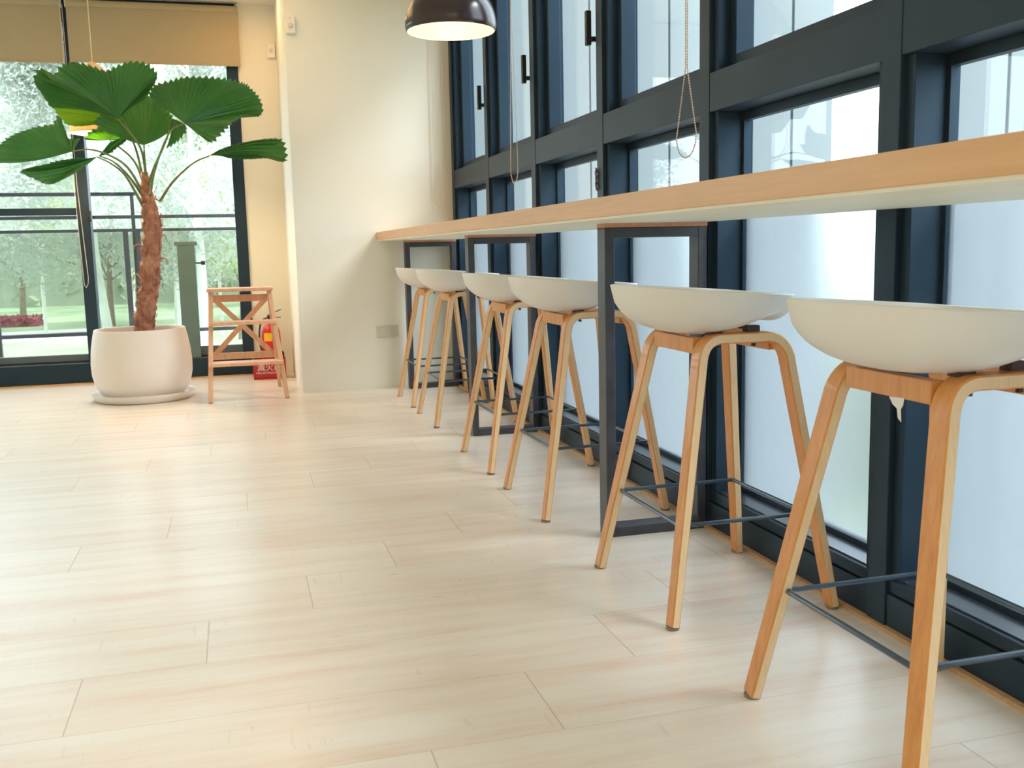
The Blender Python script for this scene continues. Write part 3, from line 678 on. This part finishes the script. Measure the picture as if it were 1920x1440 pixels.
# ------------------------------------------------------------------ fire extinguisher on its red stand
st = thing('extinguisher_stand', 'red plastic fire extinguisher stand with white lettering behind the ladder', 'stand', (.215, 7.60, 0))
b = MB(); b.box(-.118, .118, -.085, .085, 0, .012); b.box(-.118, .118, -.085, -.075, .012, .150); b.box(-.118, .118, .075, .085, .012, .185); b.box(-.118, -.108, -.075, .075, .012, .160); b.box(.108, .118, -.075, .075, .012, .160)
b.build('stand_body', M['darkred'], st, bevel=.004)
MB().box(.075, .108, -.02, .02, .155, .20).build('stand_clip', M['black'], st, bevel=.003)
def text(body, size, loc, parent, name, rot=(R(90), 0, 0)):
    cu = bpy.data.curves.new(name, 'FONT'); cu.body = body; cu.size = size; cu.align_x = 'CENTER'; cu.extrude = .0008
    ob = bpy.data.objects.new(name, cu); COL.objects.link(ob); bpy.context.view_layer.update()
    dg = bpy.context.evaluated_depsgraph_get(); me = bpy.data.meshes.new_from_object(ob.evaluated_get(dg)); bpy.data.objects.remove(ob)
    me.materials.clear(); me.materials.append(M['whiteprint'])
    ob = bpy.data.objects.new(name, me); COL.objects.link(ob); ob.location = loc; ob.rotation_euler = rot; ob.parent = parent; return ob
text('\u6ec5\u706b\u5668', .060, (-.002, -.0862, .070), st, 'lettering')
text('FIRE EXTINGUISHER', .0215, (-.002, -.0862, .042), st, 'lettering')
ex = thing('fire_extinguisher', 'red fire extinguisher standing in the corner behind the ladder', 'fire extinguisher', (.238, 7.60, .0125))
MB().lathe([(0, 0), (.062, 0), (.070, .008), (.071, .30), (.066, .345), (.050, .375), (.026, .392), (.022, .41), (0, .41)], 40).build('cylinder', M['red'], ex, smooth=True, angle=50)
b = MB().tube([(0, 0, .41), (0, 0, .44)], .016, 12); b.box(-.02, .02, -.012, .012, .435, .455); b.build('valve', M['black'], ex)
MB().bar((-.015, 0, .458), (.085, 0, .500), .018, .006, (0, 1, 0)).build('squeeze_lever', M['black'], ex)
MB().bar((-.015, 0, .443), (.080, 0, .440), .018, .006, (0, 1, 0)).build('carry_handle', M['black'], ex)
MB().lathe([(0, .012), (.014, .010), (.014, 0)], 16).build('pressure_gauge', M['white'], ex, smooth=True, loc=(-.03, -.012, .425), rot=(R(90), 0, 0))
hp = catmull([(-.015, -.01, .44), (-.06, -.03, .42), (-.082, -.04, .34), (-.080, -.045, .24), (-.072, -.045, .20)], 16)
MB().tube(hp, .007, 8).build('hose', M['black'], ex, smooth=True)
b = MB(); rr = .0718
vv = []
for z in (.27, .33):
    vv.append([b.bm.verts.new((rr*math.cos(R(a)), rr*math.sin(R(a)), z)) for a in range(225, 276, 5)])
for k in range(10): b.poly([vv[0][k], vv[0][k+1], vv[1][k+1], vv[1][k]])
b.build('label_sticker', M['yellow'], ex)['label'] = 'yellow label sticker'

# ------------------------------------------------------------------ balcony
MB_ = MB().box(-8, 6, BY+.17, 9.0, -.25, -.02); tag(MB_.build('balcony_slab', M['concrete']), 'concrete balcony floor outside the back window', 'balcony')
br = thing('balcony_railing', 'dark steel balcony railing with tinted glass outside the back window', 'railing', (0, 8.9, -.02))
for z, h, nm in ((1.275, .028, 'top_rail'), (1.165, .026, 'upper_rail'), (.315, .030, 'bottom_rail')): MB().box(-6, 4, -.02, .02, z-h/2, z+h/2).build(nm, M['rail'], br, bevel=.003)
for x in (-3.6, -1.88, -.852, -.755, 1.0, 2.6): MB().box(x-.020, x+.020, -.018, .018, 0, 1.16).build('railing_post', M['rail'], br)
MB().box(-6, 4, -.004, .004, .33, 1.15).build('glass_panel', M['glass_rail'], br)
sr = thing('handrail', 'short raised steel handrail ending above the balcony railing', 'handrail', (-.80, 8.98, -.02))
MB().box(-3.2, .04, -.02, .02, 1.452, 1.482).build('top_rail', M['rail'], sr, bevel=.003)
for x in (.01, -3.0): MB().box(x-.014, x+.014, -.014, .014, 0, 1.452).build('railing_post', M['rail'], sr)

# ------------------------------------------------------------------ park outside
GZ = -1.0
g = MB(); g.box(-60, 60, 9.02, 140, GZ-.2, GZ); g.box(WX+.5, 60, -30, 9.02, GZ-.2, GZ); g.box(-60, WX+.5, -30, 9.02, GZ-.21, GZ-.01)
tag(g.build('lawn', M['lawn']), 'bright green park lawn outside', 'lawn', kind='stuff')
MB_ = MB().box(WX+.5, 3.4, -8, 12, GZ, GZ+.02); tag(MB_.build('paved_walk', M['path']), 'pale paved walk outside the side windows', 'path')
def path(name, label, pts, w):
    b = MB(); L = []; P = catmull(pts, 30)
    for i, p in enumerate(P):
        t = (P[min(30, i+1)]-P[max(0, i-1)]).normalized(); s = Vector((-t.y, t.x, 0))
        L.append((b.bm.verts.new(p+s*w/2), b.bm.verts.new(p-s*w/2)))
    for a, c in zip(L, L[1:]): b.poly([a[0], a[1], c[1], c[0]])
    return tag(b.build(name, M['path'], thick=.02), label, 'path')
path('park_path', 'pale path crossing the park in the distance', [(-30, 29, GZ+.015), (-12, 28, GZ+.015), (-4, 28.6, GZ+.015), (4, 29.5, GZ+.015), (16, 28, GZ+.015)], 1.0)
path('park_path', 'pale path closer to the balcony, under the trees', [(-30, 24.5, GZ+.015), (-10, 25, GZ+.015), (-4, 26, GZ+.015), (2, 27.5, GZ+.015), (12, 27, GZ+.015)], 1.0)
path('park_path', 'white curved path just beyond the balcony glass', [(-12, 17.5, GZ+.015), (-5, 18, GZ+.015), (-1, 16.5, GZ+.015), (2, 15, GZ+.015), (6, 12, GZ+.015)], 1.5)

def foliage(rng, blobs, n, size, mat, name, parent, loc=(0, 0, 0)):
    b = MB(); tot = sum(r[3]**2 for r in blobs)
    for (cx, cy, cz, rad) in blobs:
        for i in range(int(n*rad*rad/tot)):
            d = Vector((rng.gauss(0, 1), rng.gauss(0, 1), rng.gauss(0, 1))).normalized()*rad*rng.random()**.45
            p = Vector((cx, cy, cz))+Vector((d.x, d.y, d.z*.85)); s = size*rng.uniform(.6, 1.4)
            u = Vector((rng.gauss(0, 1), rng.gauss(0, 1), rng.gauss(0, 1))).normalized(); v = u.orthogonal().normalized()*s*.45; u = u*s
            vs_ = [b.bm.verts.new(q) for q in (p-u, p+v, p+u, p-v)]; b.poly(vs_)
    return b.build(name, mat, parent, fix=False, loc=loc)
def tree(name, label, cat, mat, barkm, h, spread, seed, n, droop=False, lean=0):
    rng = random.Random(seed); r = thing(name, label, cat, group=None)
    trunk = catmull([(0, 0, -.05), (.1+lean*.3, 0, h*.3), (lean*.6, .05, h*.6), (lean, 0, h*.9)], 12)
    MB().tube(trunk, [.11-.008*i for i in range(13)], 8).build('trunk', barkm, r, smooth=True)
    b = MB(); blobs = []
    for k in range(9):
        a = rng.uniform(0, 6.28); t = rng.uniform(.35, .95); p = trunk[int(t*12)]; L = spread*rng.uniform(.45, 1)
        e = p+Vector((math.cos(a)*L, math.sin(a)*L, L*rng.uniform(.3, .9)))
        b.tube([p, p.lerp(e, .5)+Vector((0, 0, .15)), e], [.035, .022, .01], 5); blobs.append((e.x, e.y, e.z, spread*rng.uniform(.35, .6)))
        if droop: blobs.append((e.x, e.y, e.z-spread*.5, spread*.4))
    b.build('branches', barkm, r, smooth=True)
    blobs.append((lean, 0, h*.95, spread*.6))
    foliage(rng, blobs, n*3, .055, mat, 'foliage', r)
    return r
protos = [tree('park_tree', '', 'tree', M['tree1'], M['trunkgrey'], 5.6, 1.9, 1, 6500), tree('park_tree', '', 'tree', M['tree2'], M['trunkgrey'], 7.0, 1.8, 2, 6500, True, .4), tree('park_tree', '', 'tree', M['tree3'], M['bark'], 4.2, 1.9, 3, 6000), tree('park_tree', '', 'tree', M['tree2'], M['bark'], 4.8, 2.2, 5, 6500, False, -.4)]
kinds = ['soft green tree with pale trunk', 'tall drooping grey green tree with white trunk', 'low yellow green tree', 'spreading grey green tree with dark trunk']
spots = [(-6.2, 27, 0, 'behind the left pane of the back window'), (-4.7, 21.5, 1, 'seen through the left pane, nearest the window'), (-3.4, 30, 3, 'just left of the back window mullion'), (-2.6, 22.5, 1, 'just right of the back window mullion'), (-1.5, 28, 0, 'straight behind the palm trunk'),
         (.1, 23.5, 2, 'behind the right pane, low beside the frame'), (-.6, 19.5, 1, 'with a trunk right of the palm'), (1.6, 29, 3, 'beyond the right end of the back window'), (-8.2, 29, 3, 'at the far left of the back view'), (-7.0, 37, 2, 'in the far row, left'), (-3.6, 38, 0, 'in the far row, centre left'), (-.6, 39, 3, 'in the far row, centre right'), (2.8, 40, 0, 'in the far row, right')]
used = set()
for i, (x, y, k, where) in enumerate(spots):
    lab = kinds[k]+' '+where; rz = i*1.3
    if k not in used: used.add(k); t = protos[k]; t.location = (x, y, GZ); t.rotation_euler = (0, 0, rz); t['label'] = lab
    else: t = dup(protos[k], (x, y, GZ), rz, lab)
    s = 1.0+.12*math.sin(i*2.1); t.scale = (s, s, s*(1.0 if y < 33 else 1.1))
def hedge(name, label, cat, mat, x0, x1, y0, y1, h, n, seed, size=.09):
    rng = random.Random(seed); b = MB()
    for i in range(n):
        p = Vector((rng.uniform(x0, x1), rng.uniform(y0, y1), GZ+h*rng.random()**.5)); u = Vector((rng.gauss(0, 1), rng.gauss(0, 1), rng.gauss(0, 1))).normalized(); v = u.orthogonal()*size*.45; u = u*size
        b.poly([b.bm.verts.new(q) for q in (p-u, p+v, p+u, p-v)])
    b.box(x0+.1, x1-.1, y0+.1, y1-.1, GZ, GZ+h*.75)
    return tag(b.build(name, mat, fix=False), label, cat, kind='stuff')
hedge('hedge', 'low yellow green hedge below the left back pane', 'hedge', M['tree3'], -4.2, -1.6, 15.5, 16.3, .38, 1800, 11)
hedge('hedge', 'low clipped hedge below the right back pane', 'hedge', M['tree3'], .3, 3.2, 19, 20, .5, 1800, 12)
hedge('hedge', 'distant green hedge across the park', 'hedge', M['tree1'], -14, 8, 44, 46, 3.2, 9000, 13, .3)
hedge('flower_bed', 'low bed of red flowers beyond the path', 'flower bed', M['flower'], -6.7, -5.5, 31.2, 32.0, .28, 600, 14)
hedge('hedge', 'green hedge outside the frosted side windows', 'hedge', M['tree1'], 4.2, 5.4, -6, 14, 1.35, 12000, 15, .12)
for (x, y, s, lab) in ((-3.35, 14.6, .42, 'larger pale rock on the lawn outside the left pane'), (-2.6, 15.0, .3, 'smaller pale rock on the lawn beside the larger one')):
    b = MB(); bmesh.ops.create_icosphere(b.bm, subdivisions=3, radius=1)
    rg = random.Random(int(s*100))
    for v in b.bm.verts: v.co = Vector((v.co.x*s*1.3, v.co.y*s, v.co.z*s*.6))*(1+rg.uniform(-.05, .05))
    tag(b.build('garden_rock', M['rock'], smooth=True, loc=(x, y, GZ+s*.3)), lab, 'rock')
for (x, y, h, lab) in ((-4.1, 24.0, 2.1, 'slender white lamp post in the park, left pane'), (-.35, 25.0, 2.2, 'slender white lamp post in the park, right pane')):
    r = thing('park_lamp_post', lab, 'lamp post', (x, y, GZ)); MB().tube([(0, 0, 0), (0, 0, h)], .04, 10).build('post', M['white'], r, smooth=True)
    MB().lathe([(0, 0), (.10, .0), (.12, .12), (0, .18)], 16, (0, 0, h)).build('lamp_head', M['white'], r, smooth=True)
# white building far behind
bd = thing('apartment_building', 'white apartment building far behind the park trees', 'building', (-11.5, 72, GZ))
MB().box(-14, 4.2, 0, 12, 0, 15.5).box(4.2, 9, 3, 12, 0, 40).build('facade', M['building'], bd)
for fl in range(5):
    for k in range(11):
        x = -13+k*1.6; z = 1.6+fl*2.9; MB().box(x, x+.8, -.06, .02, z, z+1.5).build('window', M['bwin'], bd)
MB().box(-14.2, 4.4, -.5, 0, 15.0, 15.5).build('cornice', M['building'], bd)
b2 = thing('tower_block', 'pale tower block far behind, above the palm', 'building', (1.5, 85, GZ))
MB().box(-8, 7, 0, 12, 0, 42).build('facade', M['building'], b2)
for fl in range(8):
    for k in range(6): x = -7.2+k*2.4; z = 6+fl*3; MB().box(x, x+1.2, -.06, .02, z, z+1.3).build('window', M['bwin'], b2)
